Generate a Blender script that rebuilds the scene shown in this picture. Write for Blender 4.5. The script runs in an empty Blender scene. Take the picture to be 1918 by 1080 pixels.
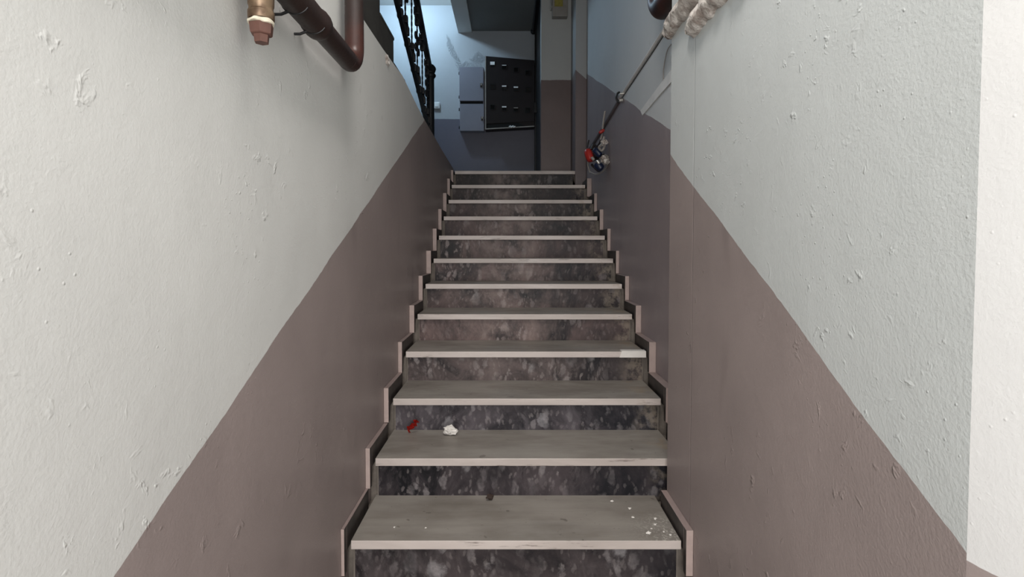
import bpy, bmesh, math, random
from mathutils import Vector, Matrix, noise
random.seed(7)
C = bpy.context.scene.collection
SC = bpy.context.scene
E = 1.37                      # eye height above the lower floor; all y/z numbers below are relative to the eye, in metres

# ------------------------------------------------------------------ camera, world, lights, exposure
cam = bpy.data.cameras.new('camera'); co = bpy.data.objects.new('camera', cam); C.objects.link(co)
cam.sensor_width = 36.0; cam.lens = 36.0 * 1000 / 1918; cam.clip_start = 0.02
cam.shift_x = 4 / 1918; cam.shift_y = -40 / 1918
co.location = (0, 0, E); co.rotation_euler = (math.radians(88), 0, 0)
SC.camera = co
w = bpy.data.worlds.new('world'); SC.world = w; w.use_nodes = True
bg = w.node_tree.nodes['Background']; bg.inputs[0].default_value = (0.85, 0.92, 1.0, 1); bg.inputs[1].default_value = 0.4

def area(name, loc, rot, sx, sy, power, col):
    l = bpy.data.lights.new(name, 'AREA'); l.shape = 'RECTANGLE'; l.size = sx; l.size_y = sy
    l.energy = power; l.color = col
    o = bpy.data.objects.new(name, l); C.objects.link(o)
    o.location = (loc[0], loc[1], loc[2] + E); o.rotation_euler = [math.radians(a) for a in rot]
    return o
# daylight coming in through the entrance behind the camera
area('entrance_daylight', (0.0, -1.12, 0.05), (84, 0, 0), 1.0, 1.8, 51, (1.0, 0.975, 0.955))
# the ceiling lamp of the lower hall
area('hall_ceiling_lamp', (0.0, 0.75, 2.03), (0, 0, 0), 0.35, 0.9, 32, (1.0, 0.94, 0.90))
# cool LED lamp on the ceiling of the upper landing
lp = bpy.data.lights.new('landing_lamp', 'POINT'); lp.energy = 48; lp.color = (0.58, 0.80, 1.0); lp.shadow_soft_size = 0.07
lo = bpy.data.objects.new('landing_lamp', lp); C.objects.link(lo); lo.location = (-1.22, 6.05, 2.95 + E)

SC.view_settings.view_transform = 'Standard'; SC.view_settings.look = 'None'
SC.view_settings.gamma = 1.0; SC.view_settings.use_curve_mapping = False
SC.view_settings.exposure = 0.0

# ------------------------------------------------------------------ material helpers
def srgb(r, g, b):
    f = lambda c: (c/255/12.92) if c/255 <= 0.04045 else ((c/255+0.055)/1.055)**2.4
    return (f(r), f(g), f(b), 1)

class NT:
    def __init__(s, name, rough=0.6, spec=0.5, metal=0.0):
        s.m = bpy.data.materials.new(name); s.m.use_nodes = True
        s.t = s.m.node_tree; s.n = s.t.nodes; s.b = s.n['Principled BSDF']
        s.b.inputs['Roughness'].default_value = rough
        s.b.inputs['Specular IOR Level'].default_value = spec
        s.b.inputs['Metallic'].default_value = metal
        s.g = s.n.new('ShaderNodeNewGeometry')
    def l(s, a, b): s.t.links.new(a, b)
    def val(s, sock, v):
        if hasattr(v, 'links'): s.l(v, sock)
        else: sock.default_value = v
    def math(s, op, a, b=0.0, c=None, clamp=False):
        n = s.n.new('ShaderNodeMath'); n.operation = op; n.use_clamp = clamp
        s.val(n.inputs[0], a); s.val(n.inputs[1], b)
        if c is not None: s.val(n.inputs[2], c)
        return n.outputs[0]
    def pos(s, scale=(1, 1, 1), rot=(0, 0, 0), loc=(0, 0, 0), src=None):
        m = s.n.new('ShaderNodeMapping'); m.inputs['Scale'].default_value = scale
        m.inputs['Rotation'].default_value = rot; m.inputs['Location'].default_value = loc
        s.l(src or s.g.outputs['Position'], m.inputs[0]); return m.outputs[0]
    def noise(s, scale, detail=3, rough=0.55, vec=None, dist=0.0):
        n = s.n.new('ShaderNodeTexNoise'); n.inputs['Scale'].default_value = scale
        n.inputs['Detail'].default_value = detail; n.inputs['Roughness'].default_value = rough
        n.inputs['Distortion'].default_value = dist
        s.l(vec or s.g.outputs['Position'], n.inputs['Vector']); return n.outputs['Fac']
    def vor(s, scale, vec=None, feat='F1', out='Distance', rand=1.0):
        n = s.n.new('ShaderNodeTexVoronoi'); n.feature = feat; n.inputs['Scale'].default_value = scale
        n.inputs['Randomness'].default_value = rand
        s.l(vec or s.g.outputs['Position'], n.inputs['Vector']); return n.outputs[out]
    def ramp(s, fac, a, b, va=0.0, vb=1.0):
        n = s.n.new('ShaderNodeMapRange'); n.interpolation_type = 'SMOOTHSTEP'
        s.val(n.inputs[0], fac); n.inputs[1].default_value = a; n.inputs[2].default_value = b
        n.inputs[3].default_value = va; n.inputs[4].default_value = vb; return n.outputs[0]
    def mix(s, fac, a, b, mode='MIX'):
        n = s.n.new('ShaderNodeMix'); n.data_type = 'RGBA'; n.blend_type = mode
        s.val(n.inputs['Factor'], fac); s.val(n.inputs['A'], a) if False else None
        for k, v in ((6, a), (7, b)): s.val(n.inputs[k], v)
        return n.outputs[2]
    def xyz(s, src=None):
        n = s.n.new('ShaderNodeSeparateXYZ'); s.l(src or s.g.outputs['Position'], n.inputs[0]); return n.outputs
    def bump(s, h, strength=0.3, dist=0.01, prev=None):
        n = s.n.new('ShaderNodeBump'); n.inputs['Strength'].default_value = strength
        n.inputs['Distance'].default_value = dist; s.l(h, n.inputs['Height'])
        if prev: s.l(prev, n.inputs['Normal'])
        s.l(n.outputs[0], s.b.inputs['Normal']); return n.outputs[0]
    def col(s, c): s.val(s.b.inputs['Base Color'], c)

WHITE = srgb(205, 206, 203); MAUVE = srgb(150, 138, 135)

def wall_mat(name, line=None, light=WHITE, dark=MAUVE, lumps=0.5, crack=False, seam=None):
    """painted plaster; line=(x0,y0,z0,sx,sy): the dado colour lies below z = z0 + sx*(x-x0) + sy*(y-y0)"""
    m = NT(name, 0.55, 0.35)
    X, Y, Z = m.xyz()
    n1 = m.noise(1.7, 4); n2 = m.noise(7, 3)
    lc = m.mix(m.ramp(n1, 0.35, 0.7), light, [c*0.95 for c in light[:3]]+[1])
    # faint scuffs on the light paint
    sc = m.noise(9, 2, vec=m.pos((1, 1, 1.0), (0.5, 0, 0)))
    lc = m.mix(m.ramp(sc, 0.70, 0.78, 0, 0.22), lc, srgb(150, 150, 146))
    dc = m.mix(m.ramp(n1, 0.35, 0.65), dark, [c*0.88 for c in dark[:3]]+[1])
    st = m.noise(6, 2, vec=m.pos((1, 1.0, 0.28), (0.5, 0, 0)))
    dc = m.mix(m.ramp(st, 0.66, 0.8, 0, 0.35), dc, srgb(104, 94, 92))
    if line:
        x0, y0, z0, sx, sy = line
        h = m.math('SUBTRACT', Z, z0 + E - sx*x0 - sy*y0)
        if sx: h = m.math('SUBTRACT', h, m.math('MULTIPLY', X, sx))
        if sy: h = m.math('SUBTRACT', h, m.math('MULTIPLY', Y, sy))
        wob = m.math('MULTIPLY', m.math('SUBTRACT', m.noise(30, 2), 0.5), 0.006)
        wob = m.math('ADD', wob, m.math('MULTIPLY', m.math('SUBTRACT', m.noise(3, 1), 0.5), 0.022))
        h = m.math('ADD', h, wob)
        fac = m.ramp(h, -0.0006, 0.0006)
        c = m.mix(fac, dc, lc)
        m.l(m.ramp(h, -0.001, 0.001, 0.42, 0.6), m.b.inputs['Roughness'])
    else: c = lc
    m.col(c)
    # plaster relief: orange peel, drips and lumps
    peel = m.noise(170, 2, 0.6)
    lump = m.ramp(m.noise(26, 3, 0.6, dist=0.4), 0.60, 0.80)
    lump = m.math('MULTIPLY', lump, m.ramp(m.noise(2.6, 2), 0.42, 0.62))
    bead = m.ramp(m.vor(55), 0.0, 0.16, 1, 0)
    bead = m.math('MULTIPLY', bead, m.ramp(m.noise(4.2, 2), 0.5, 0.62))
    pk = m.math('MULTIPLY', m.ramp(Y, 1.6, 0.5, 0, 1), 0.22) if name == 'right_near_wall_paint' else 0.05
    hgt = m.math('MULTIPLY', peel, m.math('ADD', pk, 0.10))
    hgt = m.math('ADD', hgt, m.math('MULTIPLY', lump, lumps))
    hgt = m.math('ADD', hgt, m.math('MULTIPLY', bead, lumps*0.35))
    hgt = m.math('ADD', hgt, m.math('MULTIPLY', n2, 0.8))
    if crack:     # rough re-plastered patch over the cabinets
        r = m.noise(16, 6, 0.75, dist=1.2)
        jig = m.math('MULTIPLY', m.math('SUBTRACT', m.noise(9, 4, 0.7), 0.5), 0.16)
        la = m.math('ADD', m.math('SUBTRACT', Z, m.math('MULTIPLY', X, -1.9)), -(2.42+E-1.33))
        la = m.math('ABSOLUTE', m.math('ADD', la, jig))
        k1 = m.math('MULTIPLY', m.ramp(la, 0.02, 0.10, 1, 0), m.math('MULTIPLY', m.ramp(X, -0.80, -0.77), m.ramp(X, -0.62, -0.58, 1, 0)))
        lb = m.math('ABSOLUTE', m.math('ADD', m.math('SUBTRACT', Z, 2.25+E), jig))
        k2 = m.math('MULTIPLY', m.ramp(lb, 0.02, 0.09, 1, 0), m.math('MULTIPLY', m.ramp(X, -0.67, -0.62), m.ramp(X, -0.38, -0.33, 1, 0)))
        lc_ = m.math('ADD', m.math('ABSOLUTE', m.math('ADD', X, 0.40)), m.math('ABSOLUTE', m.math('SUBTRACT', Z, 2.36+E)))
        k3 = m.ramp(m.math('ADD', lc_, jig), 0.05, 0.13, 1, 0)
        mask = m.math('MAXIMUM', k1, m.math('MAXIMUM', k2, k3))
        hgt = m.math('ADD', hgt, m.math('MULTIPLY', m.math('MULTIPLY', m.ramp(r, 0.42, 0.62), mask), 6.0))
    if seam is not None:
        d = m.math('ABSOLUTE', m.math('SUBTRACT', Y, seam))
        hgt = m.math('ADD', hgt, m.ramp(d, 0.0, 0.0035, -1.2, 0))
    if crack:
        dk = m.math('MULTIPLY', m.ramp(m.noise(15, 5, 0.8, dist=1.2), 0.62, 0.68), mask)
        c = m.mix(m.math('MULTIPLY', dk, 0.7), c, srgb(96, 98, 100)); m.col(c)
    m.bump(hgt, 0.62, 0.0048)
    return m.m

def simple(name, c, rough=0.5, metal=0.0, spec=0.5, var=0.12, nscale=14, bump=0.0, c2=None):
    m = NT(name, rough, spec, metal)
    n = m.noise(nscale, 4)
    d = c2 or [x*(1-var*2) for x in c[:3]]+[1]
    m.col(m.mix(m.ramp(n, 0.35, 0.68), c, d))
    if bump: m.bump(m.noise(nscale*4, 3), 0.5, bump)
    return m.m

def tread_mat():
    m = NT('pale_marble', 0.32, 0.45)
    X, Y, Z = m.xyz(); NZ = m.xyz(m.g.outputs['True Normal'])[2]
    v = m.noise(3.2, 5, 0.6, m.pos((0.5, 6, 3)), 0.8)
    base = m.mix(m.ramp(v, 0.3, 0.7), srgb(200, 190, 184), srgb(178, 168, 162))
    streak = m.noise(5, 3, 0.5, m.pos((0.35, 9, 5), loc=(3, 1, 0)), 0.6)
    base = m.mix(m.ramp(streak, 0.62, 0.76, 0, 0.35), base, srgb(135, 132, 126))
    # top face: trodden dirt, darkened overall to imitate light only grazing it
    g = m.noise(2.4, 4, 0.6, m.pos((1, 2.2, 1)))
    shaded_grime = m.mix(m.ramp(g, 0.3, 0.72), srgb(150, 145, 138), srgb(120, 114, 107))
    spots = m.ramp(m.noise(24, 2, 0.5), 0.70, 0.76)
    shaded_grime = m.mix(m.math('MULTIPLY', spots, 0.55), shaded_grime, srgb(70, 63, 56))
    hair = m.ramp(m.noise(40, 3, 0.7), 0.68, 0.73, 0, 0.5)
    shaded_grime = m.mix(hair, shaded_grime, srgb(78, 72, 66))
    pale = m.ramp(m.vor(60), 0.04, 0.07, 1, 0)
    pale = m.math('MULTIPLY', pale, m.ramp(m.noise(3.1, 2, vec=m.pos(loc=(5, 2, 1))), 0.5, 0.6))
    shaded_grime = m.mix(m.math('MULTIPLY', pale, 0.6), shaded_grime, srgb(205, 200, 192))
    # the chipped plaster dust lies towards the right end of the lowest step
    dust = m.math('MULTIPLY', m.ramp(X, 0.36, 0.56), m.ramp(Y, 1.9, 1.72))
    dn = m.ramp(m.noise(110, 3, 0.7), 0.5, 0.62)
    shaded_grime = m.mix(m.math('MULTIPLY', dust, m.math('MULTIPLY', dn, 0.6)), shaded_grime, srgb(210, 205, 196))
    band = m.ramp(m.noise(4, 4, 0.6, m.pos((0.4, 7, 1), loc=(7, 3, 2)), 0.5), 0.45, 0.75, 0, 0.2)
    shaded_grime = m.mix(band, shaded_grime, srgb(98, 94, 86))
    c = m.mix(m.ramp(NZ, 0.3, 0.8), base, shaded_grime)
    # wear and dirt marks on the front edge
    fr = m.ramp(m.noise(7, 5, 0.75, m.pos((0.7, 1, 6))), 0.57, 0.72, 0, 0.8)
    fr = m.math('MULTIPLY', fr, m.ramp(NZ, 0.3, 0.6, 1, 0))
    c = m.mix(fr, c, srgb(96, 84, 76))
    # stain at the right end
    tan = m.math('MULTIPLY', m.ramp(m.noise(14, 3), 0.50, 0.62), m.ramp(X, 0.52, 0.6))
    c = m.mix(m.math('MULTIPLY', tan, 0.35), c, srgb(150, 128, 100))
    m.col(c)
    m.l(m.ramp(g, 0.3, 0.7, 0.3, 0.5), m.b.inputs['Roughness'])
    m.bump(m.noise(60, 3), 0.15, 0.002)
    return m.m

def riser_mat():
    m = NT('dark_breccia_marble', 0.42, 0.22)
    oi = m.n.new('ShaderNodeObjectInfo')
    off = m.n.new('ShaderNodeVectorMath'); off.operation = 'MULTIPLY_ADD'
    cmb = m.n.new('ShaderNodeCombineXYZ')
    for i in range(3): m.l(oi.outputs['Random'], cmb.inputs[i])
    m.l(cmb.outputs[0], off.inputs[0]); off.inputs[1].default_value = (37, 0, 19)
    m.l(m.g.outputs['Position'], off.inputs[2])
    P = off.outputs[0]
    X, Y, Z = m.xyz()
    warp = m.n.new('ShaderNodeTexNoise'); warp.inputs['Scale'].default_value = 9; warp.inputs['Detail'].default_value = 4; m.l(P, warp.inputs[0])
    wv = m.n.new('ShaderNodeVectorMath'); wv.operation = 'MULTIPLY_ADD'
    m.l(warp.outputs['Color'], wv.inputs[0]); wv.inputs[1].default_value = (0.07, 0.07, 0.07); m.l(P, wv.inputs[2])
    V = m.pos((1.0, 1.0, 0.58), (0, math.radians(-42), 0), src=wv.outputs[0])
    V2 = m.pos((1.0, 1.0, 0.46), (0, math.radians(-48), 0), src=wv.outputs[0])
    cloud = m.noise(2.6, 6, 0.68, P, 0.7)
    c = m.mix(m.ramp(cloud, 0.38, 0.64), srgb(24, 24, 28), srgb(92, 84, 83))
    haze = m.ramp(m.noise(9, 5, 0.7, V2, 0.8), 0.42, 0.72, 0, 0.55)
    c = m.mix(haze, c, srgb(120, 112, 110))
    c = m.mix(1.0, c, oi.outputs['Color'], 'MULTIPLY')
    dens = m.ramp(m.noise(3.6, 4, 0.6, P, 0.4), 0.38, 0.62)
    for sc_, V_, lo_, a_, col_ in ((17, V, 0.70, 0.95, srgb(180, 177, 177)), (31, V2, 0.50, 0.8, srgb(158, 152, 151)), (66, V2, 0.42, 0.6, srgb(152, 145, 142))):
        dist = m.vor(sc_, V_); vc = m.xyz(m.vor(sc_, V_, out='Color'))[0]
        brk = m.math('MULTIPLY', m.math('SUBTRACT', m.noise(sc_*2.2, 4, 0.7, P), 0.5), 0.5)
        f = m.math('MULTIPLY', m.ramp(m.math('ADD', dist, brk), 0.28, 0.50, 1, 0), m.ramp(vc, lo_, min(lo_+0.3, 1.0)))
        f = m.math('MULTIPLY', f, m.math('MULTIPLY_ADD', dens, 0.85, 0.15))
        inner = m.ramp(m.noise(60, 4, 0.7, P), 0.3, 0.7, 0.55, 1.0)
        c = m.mix(m.math('MULTIPLY', m.math('MULTIPLY', f, inner), a_), c, col_)
    vein = m.ramp(m.noise(15, 6, 0.75, V, 1.8), 0.60, 0.74, 0, 0.4)
    c = m.mix(vein, c, srgb(146, 138, 135))
    dv = m.ramp(m.noise(11, 5, 0.75, V2, 1.2), 0.56, 0.70, 0, 0.7)
    c = m.mix(dv, c, srgb(22, 21, 24))
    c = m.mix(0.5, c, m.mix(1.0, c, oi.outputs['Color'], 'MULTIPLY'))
    # paler mottling on the middle of the upper slabs
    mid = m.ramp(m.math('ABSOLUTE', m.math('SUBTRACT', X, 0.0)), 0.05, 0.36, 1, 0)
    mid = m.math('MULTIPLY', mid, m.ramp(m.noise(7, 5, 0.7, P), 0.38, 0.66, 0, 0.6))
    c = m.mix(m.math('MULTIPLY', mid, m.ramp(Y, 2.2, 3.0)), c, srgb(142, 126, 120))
    # blacker towards one end of many slabs
    endd = m.ramp(m.math('ADD', X, m.math('MULTIPLY', m.math('SUBTRACT', m.noise(4, 4, 0.6, P), 0.5), 0.9)), 0.15, 0.5, 0, 0.55)
    c = m.mix(endd, c, srgb(24, 26, 32))
    # each slab's own tone (object colour: lower slabs darker and bluer)
    # grime along the foot of the slab and dried mortar at the right end
    mort = m.math('MULTIPLY', m.ramp(X, 0.50, 0.63), m.ramp(m.noise(17, 4, 0.7), 0.42, 0.62))
    c = m.mix(m.math('MULTIPLY', mort, 0.55), c, srgb(150, 138, 124))
    speck = m.ramp(m.vor(75), 0.03, 0.055, 1, 0)
    speck = m.math('MULTIPLY', speck, m.ramp(m.noise(5, 2, vec=P), 0.52, 0.62))
    c = m.mix(m.math('MULTIPLY', speck, 0.8), c, srgb(215, 212, 208))
    m.col(c)
    return m.m

M = {}
XL, XP, XR, YF = -0.53, 0.575, 0.692, 6.75
M['left'] = wall_mat('left_wall_paint', (0, 0.70, -0.440, 0, 0.4678), lumps=0.9)
M['near'] = wall_mat('right_near_wall_paint', (0, 0.659, -0.382, 0, 0.5665), lumps=1.0, seam=1.68, light=srgb(188, 192, 191))
M['splay'] = wall_mat('entrance_wall_paint', (0, 0.6, -0.392, 0, 0.02), light=srgb(205, 205, 204), lumps=0.5, dark=srgb(150, 138, 135))
M['far_right'] = wall_mat('right_far_wall_paint', (0, 2.304, 0.503, 0, 0.417), light=srgb(200, 203, 204), dark=srgb(148, 137, 138))
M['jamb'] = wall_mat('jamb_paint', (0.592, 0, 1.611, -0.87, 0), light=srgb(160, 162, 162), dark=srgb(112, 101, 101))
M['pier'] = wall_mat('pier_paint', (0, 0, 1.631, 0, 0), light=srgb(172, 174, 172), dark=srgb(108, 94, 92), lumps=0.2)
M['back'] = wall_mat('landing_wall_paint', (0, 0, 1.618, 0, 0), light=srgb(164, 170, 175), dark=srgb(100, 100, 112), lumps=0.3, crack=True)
M['plain'] = wall_mat('plain_paint', None, lumps=0.3)
M['soffit_grey'] = simple('flat_soffit_grey', srgb(118, 120, 118), 0.85, nscale=2, var=0.04)  # even grey tone, darker than the beam beside it
M['string'] = simple('dark_grey_plaster', srgb(86, 84, 80), 0.85, bump=0.002, nscale=6)  # one dark grey tone for the upper flight's side and treads
M['skirt_paint'] = simple('mauve_paint_on_skirting', srgb(150, 134, 130), 0.5, var=0.06)
M['skirt_edge'] = simple('pale_cut_edge', srgb(176, 158, 152), 0.6, var=0.06, nscale=30)
M['skirt_stone'] = simple('dark_skirting_stone', srgb(66, 60, 57), 0.4, nscale=22, c2=srgb(34, 31, 30))
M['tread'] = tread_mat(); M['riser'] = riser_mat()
M['concrete'] = simple('grey_mortar', srgb(120, 112, 104), 0.9, nscale=25, bump=0.002)
M['iron'] = simple('black_painted_iron', srgb(14, 14, 18), 0.45, metal=0.0, var=0.2)
def pipe_mat(name):
    m = NT(name, 0.42)
    vd = m.n.new('ShaderNodeVectorMath'); vd.operation = 'DISTANCE'; m.l(m.g.outputs['Position'], vd.inputs[0]); vd.inputs[1].default_value = (-0.47, 1.70, 0.60+E)
    d = m.math('ADD', vd.outputs['Value'], m.math('MULTIPLY', m.math('SUBTRACT', m.noise(22, 4, 0.7), 0.5), 0.09))
    n = m.noise(9, 4)
    dark = m.mix(n, srgb(30, 23, 22), srgb(50, 34, 30)); rust = m.mix(m.noise(28, 3), srgb(74, 37, 28), srgb(50, 28, 24))
    c = m.mix(m.ramp(d, 0.05, 0.13, 1, 0), dark, rust)
    sp = m.ramp(m.vor(42), 0.06, 0.09, 1, 0); sp = m.math('MULTIPLY', sp, m.ramp(m.noise(9, 2, vec=m.pos(loc=(3, 5, 1))), 0.58, 0.62))
    m.col(m.mix(m.math('MULTIPLY', sp, 0.8), c, srgb(200, 195, 188)))
    m.bump(m.noise(80, 3), 0.3, 0.002)
    return m.m
M['gas'] = pipe_mat('worn_brown_pipe_paint')
M['pipe'] = simple('brown_pipe_paint', srgb(44, 28, 25), 0.42, nscale=8, c2=srgb(72, 36, 28))
M['pipe_dark'] = simple('dark_pipe_paint', srgb(32, 25, 24), 0.42, nscale=9, c2=srgb(46, 32, 28))
M['rust'] = simple('rust_red_elbow_paint', srgb(82, 40, 30), 0.5, nscale=14, c2=srgb(56, 29, 24))
M['brass'] = simple('dirty_brass', srgb(150, 128, 104), 0.42, metal=0.55, nscale=30, c2=srgb(92, 72, 56))
M['tape'] = simple('white_thread_tape', srgb(232, 224, 202), 0.7, nscale=60, var=0.1)
M['yellow'] = simple('yellow_lever_paint', srgb(228, 170, 28), 0.45, var=0.08)
M['plug'] = simple('red_brown_plug', srgb(104, 72, 62), 0.6, nscale=30)
M['plaster'] = simple('rough_white_plaster', srgb(208, 203, 197), 0.85, nscale=26, bump=0.008, c2=srgb(146, 134, 126))
M['conduit'] = simple('white_conduit_plastic', srgb(222, 222, 220), 0.5, var=0.05)
M['conduit_mauve'] = simple('overpainted_conduit', srgb(100, 93, 94), 0.5, var=0.05)
M['black'] = simple('black_plastic', srgb(18, 18, 20), 0.4)
M['steel'] = simple('bright_steel', srgb(200, 198, 192), 0.3, metal=0.7, var=0.05)
M['cab'] = simple('grey_cabinet_paint', srgb(126, 128, 140), 0.45, var=0.04, nscale=4)
M['cab_dark'] = simple('dark_brown_cabinet_paint', srgb(32, 27, 28), 0.5, spec=0.25, var=0.08, nscale=4)
M['cab_edge'] = simple('pale_cabinet_edge', srgb(160, 156, 150), 0.5)
M['hole'] = simple('unlit_cabinet_inside', srgb(12, 12, 13), 0.9)
M['glass_dark'] = simple('dark_meter_window', srgb(10, 10, 11), 0.12)
M['card'] = simple('white_meter_card', srgb(235, 238, 238), 0.6, var=0.03)
M['switch'] = simple('white_switch_plastic', srgb(225, 228, 228), 0.4, var=0.03)
M['box'] = simple('old_white_enamel', srgb(140, 136, 130), 0.5, var=0.08)
M['sticker'] = simple('yellow_sticker', srgb(148, 138, 64), 0.6, var=0.15, nscale=40)
M['door'] = simple('black_door_paint', srgb(7, 7, 9), 0.5)
M['red'] = simple('red_plastic', srgb(160, 38, 32), 0.4, var=0.1)
M['blue'] = simple('blue_plastic', srgb(24, 36, 66), 0.35, var=0.2)
M['wire_dark'] = simple('dark_cable_sheath', srgb(36, 30, 30), 0.5)
M['wire_pale'] = simple('pale_cable_sheath', srgb(140, 134, 128), 0.5, var=0.1)
M['paper'] = simple('white_crumpled_paper', srgb(226, 222, 216), 0.8, var=0.05)
M['wrapper'] = simple('red_sweet_wrapper', srgb(196, 44, 34), 0.35, var=0.15, nscale=60)
M['leaf'] = simple('dark_debris', srgb(52, 40, 34), 0.9)
M['floor'] = simple('floor_terrazzo', srgb(140, 134, 126), 0.5, nscale=40)

# ------------------------------------------------------------------ geometry helpers (all coordinates relative to the eye)
def bm_new(): return bmesh.new()
def add_box(bm, x0, x1, y0, y1, z0, z1, bev=0.0):
    v = [bm.verts.new((x, y, z)) for x in (x0, x1) for y in (y0, y1) for z in (z0, z1)]
    f = [bm.faces.new([v[i] for i in q]) for q in ((0,1,3,2),(4,6,7,5),(0,4,5,1),(2,3,7,6),(0,2,6,4),(1,5,7,3))]
    if bev:
        es = list({e for q in f for e in q.edges})
        bmesh.ops.bevel(bm, geom=es, offset=bev, segments=2, affect='EDGES', profile=0.6)
    return v
def add_prism(bm, pts, axis, a, b):
    """extrude the polygon pts along axis from a to b; pts are the two other coordinates in order"""
    def mk(p, t):
        return {'x': (t, p[0], p[1]), 'y': (p[0], t, p[1]), 'z': (p[0], p[1], t)}[axis]
    A = [bm.verts.new(mk(p, a)) for p in pts]; B = [bm.verts.new(mk(p, b)) for p in pts]
    fs = [bm.faces.new(A), bm.faces.new(B[::-1])]
    n = len(pts)
    for i in range(n): fs.append(bm.faces.new((A[i], B[i], B[(i+1) % n], A[(i+1) % n])))
    bmesh.ops.recalc_face_normals(bm, faces=fs)
    bmesh.ops.triangulate(bm, faces=[f for f in fs if len(f.verts) > 4])
def add_tube(bm, path, r, seg=14, caps=True):
    path = [Vector(p) for p in path]; n = len(path)
    rs = r if isinstance(r, (list, tuple)) else [r]*n
    up = None; rings = []
    for i, p in enumerate(path):
        d = (path[min(i+1, n-1)] - path[max(i-1, 0)]).normalized()
        if up is None:
            up = d.orthogonal().normalized()
        up = (up - d*up.dot(d)).normalized(); s = d.cross(up)
        rings.append([bm.verts.new(p + (up*math.cos(2*math.pi*k/seg) + s*math.sin(2*math.pi*k/seg))*rs[i]) for k in range(seg)])
    for i in range(n-1):
        for k in range(seg):
            f = bm.faces.new((rings[i][k], rings[i][(k+1) % seg], rings[i+1][(k+1) % seg], rings[i+1][k])); f.smooth = True
    if caps:
        bm.faces.new(rings[0][::-1]); bm.faces.new(rings[-1])
def smooth_path(pts, n=8):
    P = [Vector(p) for p in pts]; out = []
    for i in range(len(P)-1):
        a, b, c, d = P[max(i-1, 0)], P[i], P[i+1], P[min(i+2, len(P)-1)]
        for k in range(n):
            t = k/n
            out.append(0.5*((2*b) + (c-a)*t + (2*a-5*b+4*c-d)*t*t + (3*b-a-3*c+d)*t**3))
    out.append(P[-1]); return out
def add_blob(bm, c, r, sub=2, amp=0.25, freq=18, squash=(1, 1, 1)):
    res = bmesh.ops.create_icosphere(bm, subdivisions=sub, radius=1.0)
    for v in res['verts']:
        k = 1 + amp*noise.noise(v.co*freq*r*8 + Vector(c)*31)
        v.co = Vector(c) + Vector((v.co.x*r*squash[0]*k, v.co.y*r*squash[1]*k, v.co.z*r*squash[2]*k))
def roughen(bm, amp, freq):
    for v in bm.verts:
        v.co += noise.noise_vector(v.co*freq)*amp
def mesh_obj(name, bm, mats, origin=(0, 0, 0), parent=None):
    bmesh.ops.recalc_face_normals(bm, faces=bm.faces)
    for v in bm.verts: v.co -= Vector(origin)
    for e in bm.edges:
        if len(e.link_faces) == 2 and e.calc_face_angle(0) > 0.75: e.smooth = False
    me = bpy.data.meshes.new(name); bm.to_mesh(me); bm.free()
    if not isinstance(mats, (list, tuple)): mats = [mats]
    for m in mats: me.materials.append(m)
    o = bpy.data.objects.new(name, me); C.objects.link(o)
    if parent is not None: o.parent = parent
    else: o.location = (origin[0], origin[1], origin[2] + E)
    return o
ORG = {}
def tag(o, label=None, cat=None, group=None, kind=None):
    if label: o['label'] = label
    if cat: o['category'] = cat
    if group: o['group'] = group
    if kind: o['kind'] = kind
    return o
def thing(name, label, cat, loc, group=None):
    o = bpy.data.objects.new(name, None); C.objects.link(o); o.location = (loc[0], loc[1], loc[2] + E)
    o.empty_display_size = 0.05; ORG[o] = loc
    return tag(o, label, cat, group)
def part(name, bm, mats, parent, label=None):
    """parent is a thing (Empty) or a part of one; vertices are given in scene coordinates"""
    root = parent
    while root.parent: root = root.parent
    o = mesh_obj(name, bm, mats, ORG[root], parent)
    if label: o['label'] = label
    return o
def solo(name, bm, mats, origin, label, cat, group=None):
    return tag(mesh_obj(name, bm, mats, origin), label, cat, group)
def struct(name, bm, mats, label=None, cat=None):
    return tag(mesh_obj(name, bm, mats), label, cat, None, 'structure')

# ------------------------------------------------------------------ the room shell
STEP_Y0, G, RISE = 1.671, 0.29, 0.1465
FLOOR = -E
bm = bm_new(); add_box(bm, -0.60, 1.2, -1.2, 1.13, FLOOR-0.12, FLOOR)
struct('floor', bm, M['floor'], 'lower hall floor at the foot of the stairs', 'floor')
# left wall: its crest stops at the level of the landing
top = [(5.06, 0.745), (4.6, 0.757), (4.1, 0.770), (3.7, 0.786), (3.34, 0.798), (3.1, 0.812), (2.82, 0.838), (2.66, 0.852), (2.5, 0.842),
       (2.25, 0.832), (1.98, 0.828), (1.75, 0.838), (1.62, 0.855), (1.50, 0.90), (1.42, 2.1), (-1.2, 2.1)]
bm = bm_new(); add_prism(bm, [(-1.2, FLOOR-0.1), (5.06, FLOOR-0.1)] + top, 'x', XL-0.17, XL)
struct('wall_left', bm, M['left'], 'left stair wall, cream above and mauve below a slanting paint line', 'wall')
bm = bm_new(); add_blob(bm, (XL-0.004, 2.34, 0.812), 0.022, 3, 0.5, 20, (0.5, 1.8, 1.2)); roughen(bm, 0.004, 60)
tag(mesh_obj('trim_1', bm, M['plaster'], (XL, 2.34, 0.812)), 'lump of plaster on the crest of the left wall', 'trim', None, 'structure')
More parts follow.
